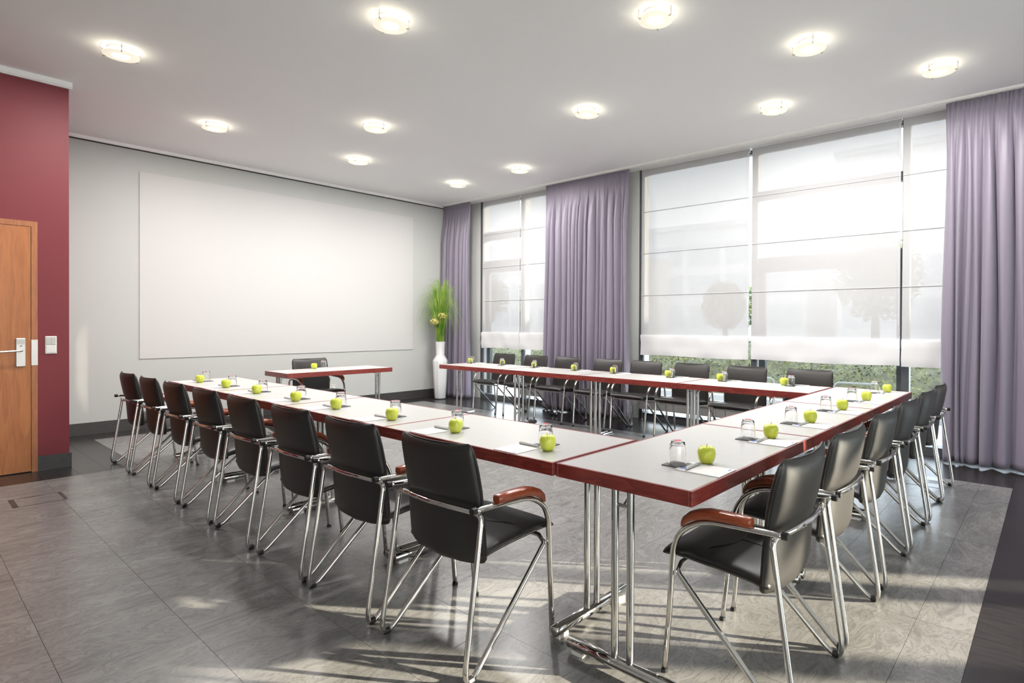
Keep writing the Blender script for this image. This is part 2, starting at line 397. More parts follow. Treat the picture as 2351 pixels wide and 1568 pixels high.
# light switch
sw = empty('light_switch', (0.921, YR, 1.09)); tag(sw, 'white wall switch with two grey rockers over one white rocker', 'light switch')
link('cover_plate', MB().bevbox(-.038, .038, -.009, 0, -.077, .077, .003), m_switch, sw)
for x0, x1 in ((-.031, -.0007), (.0007, .031)): link('rocker', MB().bevbox(x0, x1, -.0125, -.009, .003, .069, .0015), m_rocker, sw)
link('rocker', MB().bevbox(-.031, .031, -.0125, -.009, -.069, -.003, .0015), m_switch, sw)
# socket under the screen
sk = empty('wall_socket', (4.368, YB, .31)); tag(sk, 'small double wall socket behind the presenter table', 'socket')
link('cover_plate', MB().bevbox(-.075, .075, -.010, 0, -.038, .038, .003), m_rocker, sk)
for dx in (-.036, .036): link('socket_well', MB().tube([(dx, -.0105, 0), (dx, -.0095, 0)], .02, 14), m_switch, sk)

# floor boxes
def floor_box(x0, x1, y0, y1, label, slot):
    t = empty('floor_box', ((x0+x1)/2, (y0+y1)/2, 0)); tag(t, label, 'floor box')
    w, h = (x1-x0)/2, (y1-y0)/2
    g = .007
    link('rim', MB().box(-w, -w+g, -h, h, 0, .0016).box(w-g, w, -h, h, 0, .0016).box(-w+g, w-g, -h, -h+g, 0, .0016).box(-w+g, w-g, h-g, h, 0, .0016), m_base, t)
    link('lid', MB().box(-w+g, w-g, -h+g, h-g, 0, .001), m_tile, t)
    if slot == 0:
        link('hinge_strip', MB().box(-w+g, -w+.03, -h+g, h-g, .001, .0018), m_base, t)
        link('hinge_strip', MB().box(w-.02, w-g, -h+g, h-g, .001, .0018), m_base, t)
        link('cable_outlet', MB().box(-.07, .05, h-.022, h-g, .001, .0018), m_base, t)
    else:
        link('cable_outlet', MB().box(w-.10, w-.01, -h+.02, -h+.10, .001, .0018), m_base, t)
        link('hinge_strip', MB().box(w-.02, w-g, -h+g, h-g, .001, .0018), m_base, t)
floor_box(0.555, 0.844, 5.528, 5.807, 'flush floor box let into the tiles in front of the door', 0)
floor_box(5.348, 5.592, 0.702, 0.972, 'flush floor socket box under the chairs near the lilac curtain', 1)

# ------------------------------------------------------------------ window wall
def pier(name, y0, y1): return struct(name, MB().box(XW, XW+.2, y0, y1, 0, H), m_wall)
pier('wall_right', 7.748, YB+.2)
pier('wall_right_pier', 4.428, 5.726)
pier('wall_right_pier', -4.402, -3.698)
pier('wall_right_pier', -9.035, -7.564)
def window(n, ys, sash=(), at=None, rz=0):
    """ys: mullion centres from the screen-wall end down; glass between them."""
    w = empty('window_%d' % n, at or (XW, ys[-1], 0), rz); w['kind'] = 'structure'
    oy = ys[-1]
    for i, y in enumerate(ys):
        y -= oy
        mu = link('mullion', MB().box(.035, .17, y-.022, y+.022, 0, H), m_alu, w)
        link('mullion_cover', MB().box(0, .035, y-.033, y+.033, 0, H), m_frame, mu)
    for i in range(len(ys)-1):
        a, b = ys[i+1]-oy+.022, ys[i]-oy-.022
        link('sill', MB().box(-.02, .17, a, b, 0, .085), m_frame, w)
        link('head_rail', MB().box(.08, .17, a, b, H-.05, H), m_frame, w)
        link('pane', MB().box(.132, .140, a, b, .085, H-.05), m_pane, w)
        if i in sash:
            kind = sash[i]
            for z0, z1 in kind: link('transom', MB().box(.085, .17, a, b, z0, z1), m_frame, w)
            st = MB()
            for s0, s1 in ((a, a+.075), (b-.075, b)): st.box(.105, .165, s0, s1, .085, kind[-1][0])
            link('sash_stile', st, m_frame, w)
            hdl = link('window_handle', MB().tube(fillet([(.10, a+.04, 1.05), (.06, a+.04, 1.05), (.06, a+.04, 1.18)], .01), .008, 8), m_steel, w, True)
    return w
window(1, [7.717, 6.708, 5.705], {0: ((2.75, 2.89), (2.19, 2.39))})
window(2, [4.397, 2.784, 1.182, -0.42, -2.028, -3.667], {1: ((2.80, 2.90), (1.93, 2.10))})
window(3, [-4.434, -4.98, -6.22, -7.459])
window(4, [3.64, 1.83, .03], at=(X0, -4.94, 0), rz=PI)  # unseen west glazing, added to let more daylight in
window(5, [4.93, 3.29, 1.64, .03], at=(-3.18, Y0, 0), rz=-PI/2)  # glazing behind the camera, added as extra daylight fill
# low radiators in front of the glass
def radiator(y0, y1, label):
    t = empty('radiator', (6.61, y1, 0)); tag(t, label, 'radiator', 'low radiators under the windows')
    L = y1-y0
    link('panel', MB().box(-.03, .03, -L, 0, .145, .235).box(-.024, .03, -L, 0, .238, .255).box(-.03, .03, -L, 0, .258, .35), m_rad, t)
    k = max(2, int(L/.9)+1)
    for i in range(k):
        y = -.03-(L-.06)*i/(k-1)
        link('foot', MB().tube([(0, y, 0), (0, y, .15)], .011, 8).lathe([(.022, 0), (.022, .006), (.011, .01)], 10, (0, y, 0)), m_chrome, t, True)
radiator(1.261, 4.37, 'long low grey radiator on chrome feet under the wide windows')
radiator(5.778, 6.671, 'short low grey radiator on chrome feet under the narrow window')

# roman blinds
def blind(y0, y1, label, wav=0):
    L = y1-y0; t = empty('roman_blind', (XW-.03, y0, 0)); tag(t, label, 'blind', 'white roman blinds along the window wall')
    rnd = random.Random(int(y0*100)); ph = [rnd.uniform(0, 6) for _ in range(4)]
    ny, nz = 14, 30; vs = []; fs = []
    def off(y, z): return .004*math.sin(y*5+ph[0])*(3.4-z)/2.5 + .004*math.sin(y*11+z*2+ph[1])*(3.4-z)/2.5
    ztop, zf = H-.012, 1.15
    for j in range(nz+1):
        z = ztop+(zf-ztop)*j/nz
        for i in range(ny+1):
            y = L*i/ny
            vs.append((-off(y, z), y, z))
    for j in range(nz):
        for i in range(ny): a = j*(ny+1)+i; fs.append((a, a+1, a+ny+2, a+ny+1))
    link('fabric', MB().add(vs, fs), m_blind, t, True, 0)
    for z in (2.825, 2.26, 1.69):
        link('rod_pocket', MB().tube([(-off(y, z)-.002, y, z) for y in [L*i/ny for i in range(ny+1)]], .0055, 6), m_rod, t, True)
    link('headrail', MB().box(.002, .022, 0, L, H-.055, H-.002), m_white, t)
    # bottom fold: double layer bulging slightly
    rings = []
    for i in range(ny*2+1):
        y = L*i/(ny*2); b = .006*math.sin(y*9+ph[2])+.004*math.sin(y*23+ph[3]); o = -off(y, zf)
        zb = .878+.006*math.sin(y*4+ph[2])*wav
        rings.append([(o+.004, y, 1.155), (o-.016, y, 1.155), (o-.026-b*.6, y, 1.125), (o-.012-b, y, 1.05), (o-.022-b*1.5, y, .96), (o-.014, y, zb), (o-.004, y, zb), (o-.004-b*1.2, y, .97), (o, y, 1.07)])
    link('bottom_fold', MB().loft(rings), m_fold, t, True, 50)
    ch = MB().tube([(-.012, .012, 1.3), (-.012, .012, H-.05)], .0018, 5); link('cord', ch, m_white, t)
blind(6.74, 7.664, 'white roman blind in the narrow window beside the corner curtain', 2)
blind(5.736, 6.729, 'white roman blind half hidden by the middle lilac curtain', .5)
blind(2.837, 4.376, 'wide white roman blind just beside the middle lilac curtain', 1)
blind(1.224, 2.804, 'wide white roman blind with dark transom bars showing through', 1)
blind(0.531, 1.206, 'narrow strip of white roman blind beside the curtain at the room end', .3)
blind(-2.0405, -0.441, 'white roman blind behind the curtain at the room end', .3)
blind(-3.646, -2.041, 'white roman blind past the curtain at the room end', .3)

def sun_cut_blind(y0, y1, zb, lb):  # unseen blinds, added to trim how far the sun beam reaches
    t = empty('roman_blind', (XW-.03, y0, 0)); tag(t, lb, 'blind', 'added sun-cutting blinds beyond the view')
    link('fabric', MB().box(-.002, .002, 0, y1-y0, zb, H-.01), m_fold, t)
sun_cut_blind(-4.99, -4.402, 1.95, 'added sun-cutting blind lowered most over the far glazing beyond the view')
sun_cut_blind(-6.23, -4.969, 2.28, 'added sun-cutting blind half lowered in the middle of the far glazing beyond the view')
sun_cut_blind(-7.564, -6.209, 2.30, 'added sun-cutting blind half lowered at the far end beyond the view')

# curtain rail on the ceiling
struct('trim_4', MB().box(6.38, 6.456, -4.413, YB-.03, H-.012, H).box(6.392, 6.407, -4.413, YB-.03, H-.020, H-.012).box(6.429, 6.444, -4.413, YB-.03, H-.020, H-.012), m_white)

# curtains
def curtain(yA, yB, seed, label, edge=0):
    """cloth hanging from the rail between yA > yB, deep irregular folds"""
    rnd = random.Random(seed); L = yA-yB
    t = empty('curtain', (6.418, yA, 0)); tag(t, label, 'curtain', 'lilac satin curtains on the ceiling rail')
    # irregular fold breakpoints
    br = [0.0]
    while br[-1] < L: br.append(br[-1]+rnd.choice((.055, .075, .1, .13, .085)))
    sc = L/br[-1]; br = [b*sc for b in br]
    amp = [rnd.uniform(.055, .135) for _ in br]; skew = [rnd.uniform(-.25, .25) for _ in br]; drift = [rnd.uniform(-.02, .02) for _ in br]
    tb = [0.0]
    while tb[-1] < L: tb.append(tb[-1]+rnd.uniform(.022, .05))
    sc = L/tb[-1]; tb = [b*sc for b in tb]
    def fold(u, brk, am, sk):
        k = 0
        lo, hi = 0, len(brk)-1
        while hi-lo > 1:
            mid = (lo+hi)//2
            if brk[mid] <= u: lo = mid
            else: hi = mid
        w = brk[lo+1]-brk[lo]; f = (u-brk[lo])/w
        f = min(1, max(0, f)); f = f+sk[lo]*f*(1-f)*2
        return am[lo]*(math.sin(PI*f)**.62)
    ta = [.016]*len(tb); ts = [0.0]*len(tb)
    n = max(60, int(L/.0085)); zs = [H-.018, H-.03, H-.055, H-.085, H-.10, H-.13, H-.2, H-.3, H-.45, H-.7, 2.4, 2.0, 1.6, 1.2, .8, .45, .2, .08, .012]
    vs = []; fs = []
    for j, z in enumerate(zs):
        d = (H-.018-z); g = min(1, max(0, (d-.08)/.55)); g = g*g*(3-2*g)
        flare = 1+.10*min(1, d/3)
        for i in range(n+1):
            u = L*i/n
            x1 = fold(u, br, amp, skew); x0 = fold(u, tb, ta, ts)
            x = -(x0*(1-g) + x1*g*(.75+.35*d/3.4)) + .03
            if .075 < d < .12: x += .005
            y = -u + g*.012*math.sin(u*40+z*1.5) + g*.02*math.sin(z*1.1+u*7) * (d/3)
            e = (z if z > .02 else .012 + .010*math.sin(u*33+seed))
            vs.append((x, y, e if z > .02 else .012+.006*(1+math.sin(u*33+seed))))
    for j in range(len(zs)-1):
        for i in range(n): a = j*(n+1)+i; fs.append((a, a+1, a+n+2, a+n+1))
    o = link('fabric', MB().add(vs, fs), m_curtain, t, True, 0)
    md = o.modifiers.new('thickness', 'SOLIDIFY'); md.thickness = .0025
    gl = MB(); k = 0
    for k in range(int(L/.085)+1):
        y = -.01-k*.085
        if y < -L: break
        gl.box(-.006, .006, y-.004, y+.004, H-.024, H-.012)
    link('glider', gl, m_white, t)
    if edge:
        link('hem_weight', MB().tube([(-.02, -.02, .012), (.0, -.5, .008)], .004, 6), m_white, t)
curtain(8.51, 7.774, 3, 'narrow lilac curtain in the corner behind the white vase')
curtain(5.988, 4.455, 11, 'broad lilac curtain hanging between the two window bays')
curtain(0.814, -0.441, 23, 'lilac curtain at the room end beside the cross row of chairs')

# ------------------------------------------------------------------ ceiling lights
def build_lamp():
    t = empty('ceiling_light', (0,0,0)); R = .118
    link('mount_plate', MB().lathe([(.085, 0), (.085, -.012), (.03, -.014)], 24), m_white, t, True)
    n = 40
    ring = MB(); rr = [[(r*math.cos(2*PI*k/n), r*math.sin(2*PI*k/n), z) for k in range(n)] for r, z in ((.128, -.006), (.130, -.006), (.130, -.008), (.128, -.008), (.128, -.006))]
    ring.loft(rr, caps=False); link('trim_ring', ring, m_lampmetal, t, True)
    disc = MB().lathe([(.001, -.046), (R-.004, -.046), (R, -.048), (R, -.054), (R-.004, -.056), (.060, -.056), (.001, -.056)], n)
    link('diffuser', disc, m_lampglass, t, True)
    link('bulb', MB().lathe([(.001, -.022), (.05, -.022), (.055, -.030), (.05, -.040), (.001, -.040)], 20), m_bulb, t, True)
    core = MB().lathe([(.001, -.0565), (.056, -.0565), (.058, -.058), (.054, -.0592), (.001, -.0592)], 28); link('inner_disc', core, m_lampcore, t, True)
    for a in (20, 140, 260):
        c, s = math.cos(math.radians(a)), math.sin(math.radians(a))
        p = [(c*.124, s*.124, 0), (c*.124, s*.124, -.060), (c*.108, s*.108, -.060)]
        link('clip', MB().tube(fillet(p, .004, 3), .0035, 6), m_lampmetal, t, True)
    return t
LX = [1.173, 2.252, 3.359, 4.443, 5.508]; LY = [0.746, 2.112, 3.583, 5.615, 6.939]
lamps = [(LX[0],LY[3],'door'), (LX[1],LY[2],''), (LX[2],LY[1],''), (LX[3],1.439,''), (LX[4],LY[0],''), (LX[1],LY[4],''), (LX[2],LY[3],''), (3.903,LY[4],''), (LX[4],LY[4],''), (LX[4],LY[3],''), (LX[3],LY[2],''), (LX[4],LY[1],'')]
lab = ['round glass ceiling light nearest the red wall and door', 'round glass ceiling light over the middle of the row facing the windows',
       'round glass ceiling light above the inside of the U near the cross tables', 'round glass ceiling light above the middle of the cross tables',
       'round glass ceiling light nearest the curtain at the room end', 'round glass ceiling light before the left end of the projection screen',
       'round glass ceiling light above the open middle of the room before the presenter table', 'round glass ceiling light before the middle of the projection screen',
       'round glass ceiling light nearest the corner vase and curtain', 'round glass ceiling light above the narrow window bay',
       'round glass ceiling light centred over the open space inside the U', 'round glass ceiling light above the end of the window tables by the wide blinds']
lamp0 = build_lamp()
for i, (x, y, _) in enumerate(lamps):
    o = lamp0 if i == 0 else dup(lamp0)
    o.location = (x, y, H); o.rotation_euler = (0, 0, i*1.1); tag(o, lab[i], 'ceiling light', 'round glass ceiling lights')
    ld = bpy.data.lights.new('lamp_light', 'AREA'); ld.shape = 'DISK'; ld.size = .2; ld.energy = LAMP_W; ld.color = (1, .97, .94)
    lo = bpy.data.objects.new('lamp_light', ld); COL.objects.link(lo); lo.location = (x, y, H-.066)

# ------------------------------------------------------------------ tables
def make_table(L, D, name='conference_table'):
    """top centred at origin, long side along x"""
    t = empty(name); T = .74; th = .052; e = .012
    link('tabletop', MB().box(-L/2+e, L/2-e, -D/2+e, D/2-e, T-.03, T), m_lam, t)
    def board(x0, x1, y0, y1): return MB().bevbox(x0, x1, y0, y1, T-th, T+.0004, .0015)
    link('edge_board', board(-L/2, L/2, -D/2, -D/2+e), m_edge, t); link('edge_board', board(-L/2, L/2, D/2-e, D/2), m_edge, t)
    link('edge_board', board(-L/2, -L/2+e, -D/2+e, D/2-e), m_edge, t); link('edge_board', board(L/2-e, L/2, -D/2+e, D/2-e), m_edge, t)
    for s in (-1, 1):
        x = s*(L/2-.034); hl = .254
        foot = [[(x+.024*math.cos(a), y, .036+.023*math.sin(a)) for a in [2*PI*k/14 for k in range(14)]] for y in (-hl+.0, -hl+.002, hl-.002, hl)]
        foot[0] = [(x+(p[0]-x)*.9, p[1], .036+(p[2]-.036)*.9) for p in foot[0]]; foot[3] = [(x+(p[0]-x)*.9, p[1], .036+(p[2]-.036)*.9) for p in foot[3]]
        f = link('leg', MB().loft(foot), m_chrome, t, True, 50)
        for y in (-.0345, .0345): link('column', MB().tube([(x, y, .055), (x, y, T-th+.02)], .0145, 12), m_chrome, f, True)
        for y in (-hl+.05, hl-.05): link('foot_pad', MB().box(x-.016, x+.016, y-.028, y+.028, 0, .016), m_pad, f)
        link('crossbar', MB().tube([(x, -.0345, T-.115), (x, .0345, T-.115)], .007, 8), m_chrome, f, True)
        link('brace', MB().tube([(x-s*.004, 0, T-.115), (x-s*.10, 0, T-th+.014)], .006, 6, .6), m_chrome, f, True)
        link('screw', MB().tube([(x-s*.02, -D/2-.0006, T-.025), (x-s*.02, -D/2+.002, T-.025)], .003, 6), m_steel, f)
    return t
# left row (along Y) and window row share one build
tA = make_table(1.2175, .600)
ysA = [1.530+1.219*(k+.5) for k in range(4)]
WL = ['nearest the cross tables', 'second from the cross tables', 'third from the cross tables', 'nearest the projection screen']
for k in range(4):
    o = tA if k == 0 else dup(tA)
    o.location = (1.99, ysA[k], 0); o.rotation_euler = (0, 0, -PI/2)
    tag(o, 'grey topped mahogany edged table in the row facing the windows, ' + WL[k], 'table', 'tables of the row facing the windows')
for k in range(4):
    o = dup(tA); o.location = (5.097, ysA[k]+.002*(k % 2), 0); o.rotation_euler = (0, 0, -PI/2)
    o.scale = (1, 1.045, 1)
    tag(o, 'grey topped mahogany edged table in the row along the windows, ' + WL[k], 'table', 'tables of the row along the windows')
xsR = [(1.696, 2.918), (2.92, 4.171), (4.173, 5.462)]
tB = None
for k, (a, b) in enumerate(xsR):
    o = make_table(b-a, .603); o.location = ((a+b)/2, 1.217, 0)
    tag(o, 'grey topped mahogany edged table of the cross row, ' + ('its free corner pointing at the viewer', 'the middle one of three', 'nearest the windows')[k], 'table', 'tables of the cross row')
o = make_table(1.293, .569, 'presenter_table'); o.location = (3.425, 6.695, 0)
tag(o, 'single mahogany edged presenter table standing alone before the screen wall', 'table')

# ------------------------------------------------------------------ chairs
def sup(a, e):
    c, s = math.cos(a), math.sin(a)
    return (math.copysign(abs(c)**e, c), math.copysign(abs(s)**e, s))
def cushion(st, bow=0.0, n=28, ex=.42, ey=.62, crease=None):
    """st: (y, z, half width, front thickness, back thickness); normal computed from the path"""
    rings = []
    for i, (y, z, hw, tf, tb) in enumerate(st):
        y0, z0 = st[max(0, i-1)][:2]; y1, z1 = st[min(len(st)-1, i+1)][:2]
        t = Vector((0, y1-y0, z1-z0)).normalized(); nrm = Vector((0, t.z, -t.y))
        ring = []
        for k in range(n):
            cx, sy = sup(2*PI*k/n, 1)
            cx = math.copysign(abs(math.cos(2*PI*k/n))**ex, math.cos(2*PI*k/n)); sy = math.copysign(abs(math.sin(2*PI*k/n))**ey, math.sin(2*PI*k/n))
            th = tf if sy > 0 else tb
            off = nrm*(sy*th) + nrm*(bow*(cx*cx))
            ring.append(Vector((cx*hw, y, z))+off)
        rings.append(ring)
    return rings
def make_chair():
    t = empty('conference_chair')
    # --- seat pad (front to back; direction -y so the normal points up)
    st = [(.262,.436,.195,.002,.002),(.260,.437,.212,.010,.010),(.252,.440,.222,.017,.016),(.235,.445,.225,.022,.02),(.20,.450,.225,.025,.021),
          (.15,.449,.225,.026,.022),(.10,.446,.225,.024,.022),(.05,.443,.224,.026,.022),(0,.439,.222,.027,.022),(-.05,.434,.22,.027,.022),
          (-.10,.427,.218,.026,.022),(-.125,.420,.216,.024,.022),(-.145,.413,.212,.019,.020),(-.152,.409,.204,.006,.008)]
    seat = link('seat', MB().loft(cushion([(y, z, w, a, b) for y, z, w, a, b in st], .0)), m_leather, t, True, 60)
    for s in (-1, 1):
        pts = [(s*(w-.001), y, z) for y, z, w, a, b in st[1:-1]]
        link('piping', MB().tube(pts, .0042, 6), m_seam, seat, True)
    link('piping', MB().tube([(x, .259, .437-.0) for x in (-.205, -.1, 0, .1, .205)], .0042, 6), m_seam, seat, True)
    sm = smooth_path([(-.218, .11, .455), (-.15, .10, .470), (-.06, .055, .4695), (.04, .045, .4690), (.13, .085, .4700), (.218, .12, .456)], 5)
    link('seam', MB().tube(sm, .0022, 5), m_seam, seat, True)
    link('seam', MB().tube(smooth_path([(0, .048, .4695), (.003, -.05, .4612), (0, -.14, .4425)], 4), .0022, 5), m_seam, seat, True)
    # --- back pad (bottom to top; normal points forward)
    bs = [(-.146,0.3720,.185,.003,.003),(-.150,0.3750,.202,.010,.009),(-.156,0.3830,.214,.016,.014),(-.160,0.4000,.221,.020,.016),(-.163,0.4250,.2225,.022,.016),(-.167,0.4700,.223,.024,.016),(-.172,0.5300,.222,.026,.016),
          (-.177,0.5820,.220,.028,.015),(-.179,0.6076,.219,.028,.016),(-.180,0.6247,.218,.028,.024),(-.183,0.6570,.217,.028,.030),(-.190,0.6950,.216,.028,.031),
          (-.200,0.7425,.215,.027,.030),(-.211,0.7900,.213,.024,.027),(-.217,0.8137,.211,.019,.022),(-.2205,0.8261,.208,.012,.015),(-.2225,0.8347,.203,.005,.007),(-.2235,0.8375,.195,.0015,.0015)]
    back = link('backrest', MB().loft(cushion(bs, .030)), m_leather, t, True, 60)
    pp = []
    def bowpt(s, y, z, w): return (s*w*1.0, y+.030, z-.003)
    pts = [bowpt(-1, y, z, w) for y, z, w, a, b in bs[4:-2]] + [(x, -.2235+.030*(x/.20)**2, .839+.003*(x/.2)**2) for x in (-.19, -.10, 0, .10, .19)] + [bowpt(1, y, z, w) for y, z, w, a, b in reversed(bs[4:-2])]
    link('piping', MB().tube(pts, .0042, 6), m_seam, back, True)
    # --- bent tube loop: front bar, sloping struts, rear feet, uprights, back bar
    W1, W2 = .229, .252
    loop = []
    cz = .0115
    for it in range(30):
        q = fillet([(0, .186, .385), (0, -.272, cz), (0, -.178, .593)], .042, 12); zm = min(p.z for p in q); cz += .0108-zm
    gy = min(q, key=lambda p: p.z).y
    def P(s): return [(s*W1, .188, .402), (s*(W1+.003), .186, .385), (s*W2, -.272, cz), (s*(W2-.004), -.178, .593)]
    L_ = P(-1); R_ = P(1)
    pts = [L_[3], L_[2], L_[1], (-W1+.03, .190, .408), (W1-.03, .190, .408), R_[1], R_[2], R_[3]]
    bar = [(.12, -.212, .603), (0, -.220, .603), (-.12, -.212, .603)]
    full = fillet(pts + bar, [.035, .042, .02,   .02, .02, .02, .042, .035, .2, .2, .2], 7, True)
    link('tube_frame', MB().tube(full, .0105, 8, closed=True), m_chrome, t, True, 0)
    # --- front legs running up and back into the arms
    for s in (-1, 1):
        leg = smooth_path([(s*.232, .240, .004), (s*.238, .216, .24), (s*.243, .202, .42), (s*.247, .190, .49), (s*.250, .160, .545), (s*.252, .105, .585), (s*.254, .04, .605), (s*.255, -.04, .611), (s*.256, -.13, .615), (s*.256, -.218, .618)], 4)
        lg = link('leg', MB().tube(leg, .0125, 8, .85), m_chrome, t, True, 0)
        link('foot_cap', MB().tube([(s*.232, .2402, 0), (s*.2322, .2395, .012)], .0135, 8), m_rubber, lg, True)
        link('end_cap', MB().tube([(s*.256, -.216, .618), (s*.256, -.236, .6185)], .0135, 8), m_rubber, lg, True)
        aw = [(-.112,.621,.648,.017),(-.108,.619,.652,.020),(-.05,.620,.653,.022),(0,.619,.653,.023),(.05,.615,.651,.023),(.09,.604,.642,.022),(.12,.592,.629,.021),(.145,.574,.607,.018),(.153,.566,.592,.013)]
        rings = []
        for y, zb, zt, hw in aw:
            zc, hh = (zb+zt)/2, (zt-zb)/2
            rings.append([(s*.254+hw*math.copysign(abs(math.cos(a))**.5, math.cos(a)), y, zc+hh*math.copysign(abs(math.sin(a))**.6, math.sin(a))) for a in [2*PI*k/12 for k in range(12)]])
        link('armrest', MB().loft(rings), m_arm, t, True, 50)
        g = Vector((s*(W2-.0005), -.224, .016))
        link('glide', MB().tube([(s*.2515, gy+.014, .0135), (s*.2518, gy-.010, .0132)], .0132, 8), m_rubber, t, True)
        link('rivet', MB().tube([(s*.075, -.226, .604), (s*.075, -.231, .604)], .005, 8), m_steel, t, True)
    for q in list(t.children)+[g for c in t.children for g in c.children]:
        for v in q.data.vertices: v.co.x *= 1.05; v.co.y *= .975
    return t
chair0 = make_chair(); used = [False]
def place_chair(x, y, rz, label, group):
    o = dup(chair0) if used[0] else chair0; used[0] = True
    o.location = (x, y, 0); o.rotation_euler = (0, 0, rz); tag(o, label, 'chair', group); return o
ORD = ['first', 'second', 'third', 'fourth', 'fifth', 'sixth', 'seventh', 'eighth']
rj = random.Random(4)
LYC = [6.346, 5.715, 5.069, 4.413, 3.78, 3.131, 2.516, 1.867]
for k, y in enumerate(LYC):
    place_chair(1.562, y, -PI/2+rj.uniform(-.012, .012), 'black leather armchair, %s from the screen wall in the row facing the windows' % ORD[k], 'black leather chairs of the row facing the windows')
FYC = [6.393, 5.736, 5.132, 4.446, 3.864, 3.241, 2.574, 1.907]
for k, y in enumerate(FYC):
    place_chair(5.794, y, PI/2+rj.uniform(-.02, .02), 'black leather armchair, %s from the screen wall in the row backing the windows' % ORD[k], 'black leather chairs of the row along the windows')
RXC = [5.226, 4.652, 4.016, 3.378, 2.693, 2.097]
for k, x in enumerate(RXC):
    place_chair(x, .877, rj.uniform(-.012, .012), 'black leather armchair, %s from the windows in the cross row' % ORD[k], 'black leather chairs of the cross row')
place_chair(3.439, 7.085, PI+.03, 'black leather armchair alone behind the presenter table before the screen wall', None)

# ------------------------------------------------------------------ place settings
def make_apple():
    prof = [(.0006,.0075),(.006,.005),(.012,.0012),(.018,.0),(.024,.003),(.030,.0125),(.0345,.026),(.0362,.038),(.0352,.050),(.0308,.0605),(.0235,.0668),(.0155,.0680),(.0085,.0655),(.0035,.0615),(.0005,.0595)]
    n = 22; rings = []
    for r, z in prof:
        rings.append([(r*math.cos(a)*(1+.025*math.cos(5*a)*(1 if z < .02 else .4)), r*math.sin(a)*(1+.025*math.cos(5*a)*(1 if z < .02 else .4)), z+.0012*math.cos(5*a)*(1 if z > .055 else 0)) for a in [2*PI*k/n for k in range(n)]])
    t = link('apple', MB().loft(rings), m_apple, None, True, 0)
    link('stem', MB().tube(smooth_path([(0,0,.059),(.001,.0005,.068),(.004,.001,.077)], 3), [.0011]*6+[.0018], 6), m_stem, t, True)
    return t
def make_glass():
    prof = [(.0335,.000),(.0355,.0005),(.0352,.010),(.0335,.045),(.0305,.078),(.0285,.087),(.0255,.0915),(.020,.0925),(.001,.0915),]
    inner = [(.001,.0835),(.022,.0835),(.0262,.080),(.0285,.074),(.0313,.045),(.0330,.010),(.0335,.000)]
    t = link('drinking_glass', MB().loft([[(r*math.cos(2*PI*k/28), r*math.sin(2*PI*k/28), z) for k in range(28)] for r, z in prof+inner], caps=False), m_glass, None, True, 40)
    link('paper_seal', MB().lathe([(.013,.0926),(.013,.0932),(.001,.0934)], 14), m_redlabel, t)
    return t
def make_pad():
    t = link('notepad', MB().box(-.070, .070, 0, .185, 0, .0035), m_paper)
    link('printed_mark', MB().box(-.045, -.010, .155, .172, .0035, .0037), m_blue, t)
    link('printed_lines', MB().box(-.060, -.052, .150, .153, .0035, .0037).box(-.060, -.050, .156, .159, .0035, .0037).box(-.060, -.053, .162, .165, .0035, .0037), m_penblue, t)
    link('printed_logo', MB().box(.035, .046, .010, .016, .0035, .0037).box(.048, .056, .010, .018, .0035, .0037), m_blue, t)
    return t
def make_pen():
    n = 10
    prof = [(-.068,.0008),(-.066,.0016),(-.050,.0042),(-.045,.0048),(.030,.0052),(.066,.0050),(.0675,.0035),(.068,.001)]
    t = link('pen', MB().loft([[(x, r*math.cos(2*PI*k/n), .0055+r*math.sin(2*PI*k/n)) for k in range(n)] for x, r in prof]), m_pen, None, True, 40)
    link('clip', MB().box(.016, .062, -.0012, .0012, .0106, .0122), m_pen, t)
    link('imprint', MB().box(-.030, .012, -.0018, .0018, .0104, .0109), m_penblue, t)
    return t
def make_coaster(): return link('coaster', MB().bevbox(-.046, .046, -.046, .046, 0, .0035, .001), m_coaster)
protos = dict(apple=make_apple(), glass=make_glass(), pad=make_pad(), pen=make_pen(), coaster=make_coaster())
first = {k: True for k in protos}
def put(kind, x, y, z, rz, label, cat, group):
    o = protos[kind] if first[kind] else dup(protos[kind]); first[kind] = False
    o.location = (x, y, z); o.rotation_euler = (0, 0, rz); tag(o, label, cat, group); return o
T = .7402
def setting(px, py, rz, where, grp, fa, la, fg, lg, apple_rot, fpen=.158, pad=True):
    """px, py: seat position on the table edge; rz: heading of the sitter (0 = +y). forward/lateral offsets"""
    f = Vector((-math.sin(rz), math.cos(rz), 0)); r = Vector((math.cos(rz), math.sin(rz), 0)); b = Vector((px, py, 0))
    def at(fo, la): p = b+f*fo+r*la; return p.x, p.y
    if pad:
        x, y = at(.010, 0); put('pad', x, y, T, rz, 'white notepad with blue print, %s' % where, 'notepad', 'notepads ' + grp)
        x, y = at(fpen, .005); put('pen', x, y, T+.0037, rz+(PI if grp.startswith('of the row') else PI)+rj.uniform(-.06, .06), 'silver pen across a notepad, %s' % where, 'pen', 'pens ' + grp)
    x, y = at(fa, la); put('apple', x, y, T, apple_rot, 'green apple with stalk, %s' % where, 'apple', 'green apples ' + grp)
    x, y = at(fg, lg); put('coaster', x, y, T, rz, 'dark square coaster, %s' % where, 'coaster', 'coasters ' + grp)
    put('glass', x, y, T+.0036, rj.uniform(0, 6), 'upturned glass with red seal, %s' % where, 'glass', 'glasses ' + grp)
AYL = [6.056, 5.418, 4.783, 4.117, 3.548, 2.91, 2.335, 1.7]
for k, y in enumerate(AYL):
    setting(1.690, y+.118, -PI/2, '%s from the screen wall, row facing the windows' % ORD[k], 'of the row facing the windows',   .156, .118, .233, .034, rj.uniform(0, 6))
GYF = [6.288, 5.673, 5.069, 4.392, 3.814, 3.08, 2.492, 1.841]
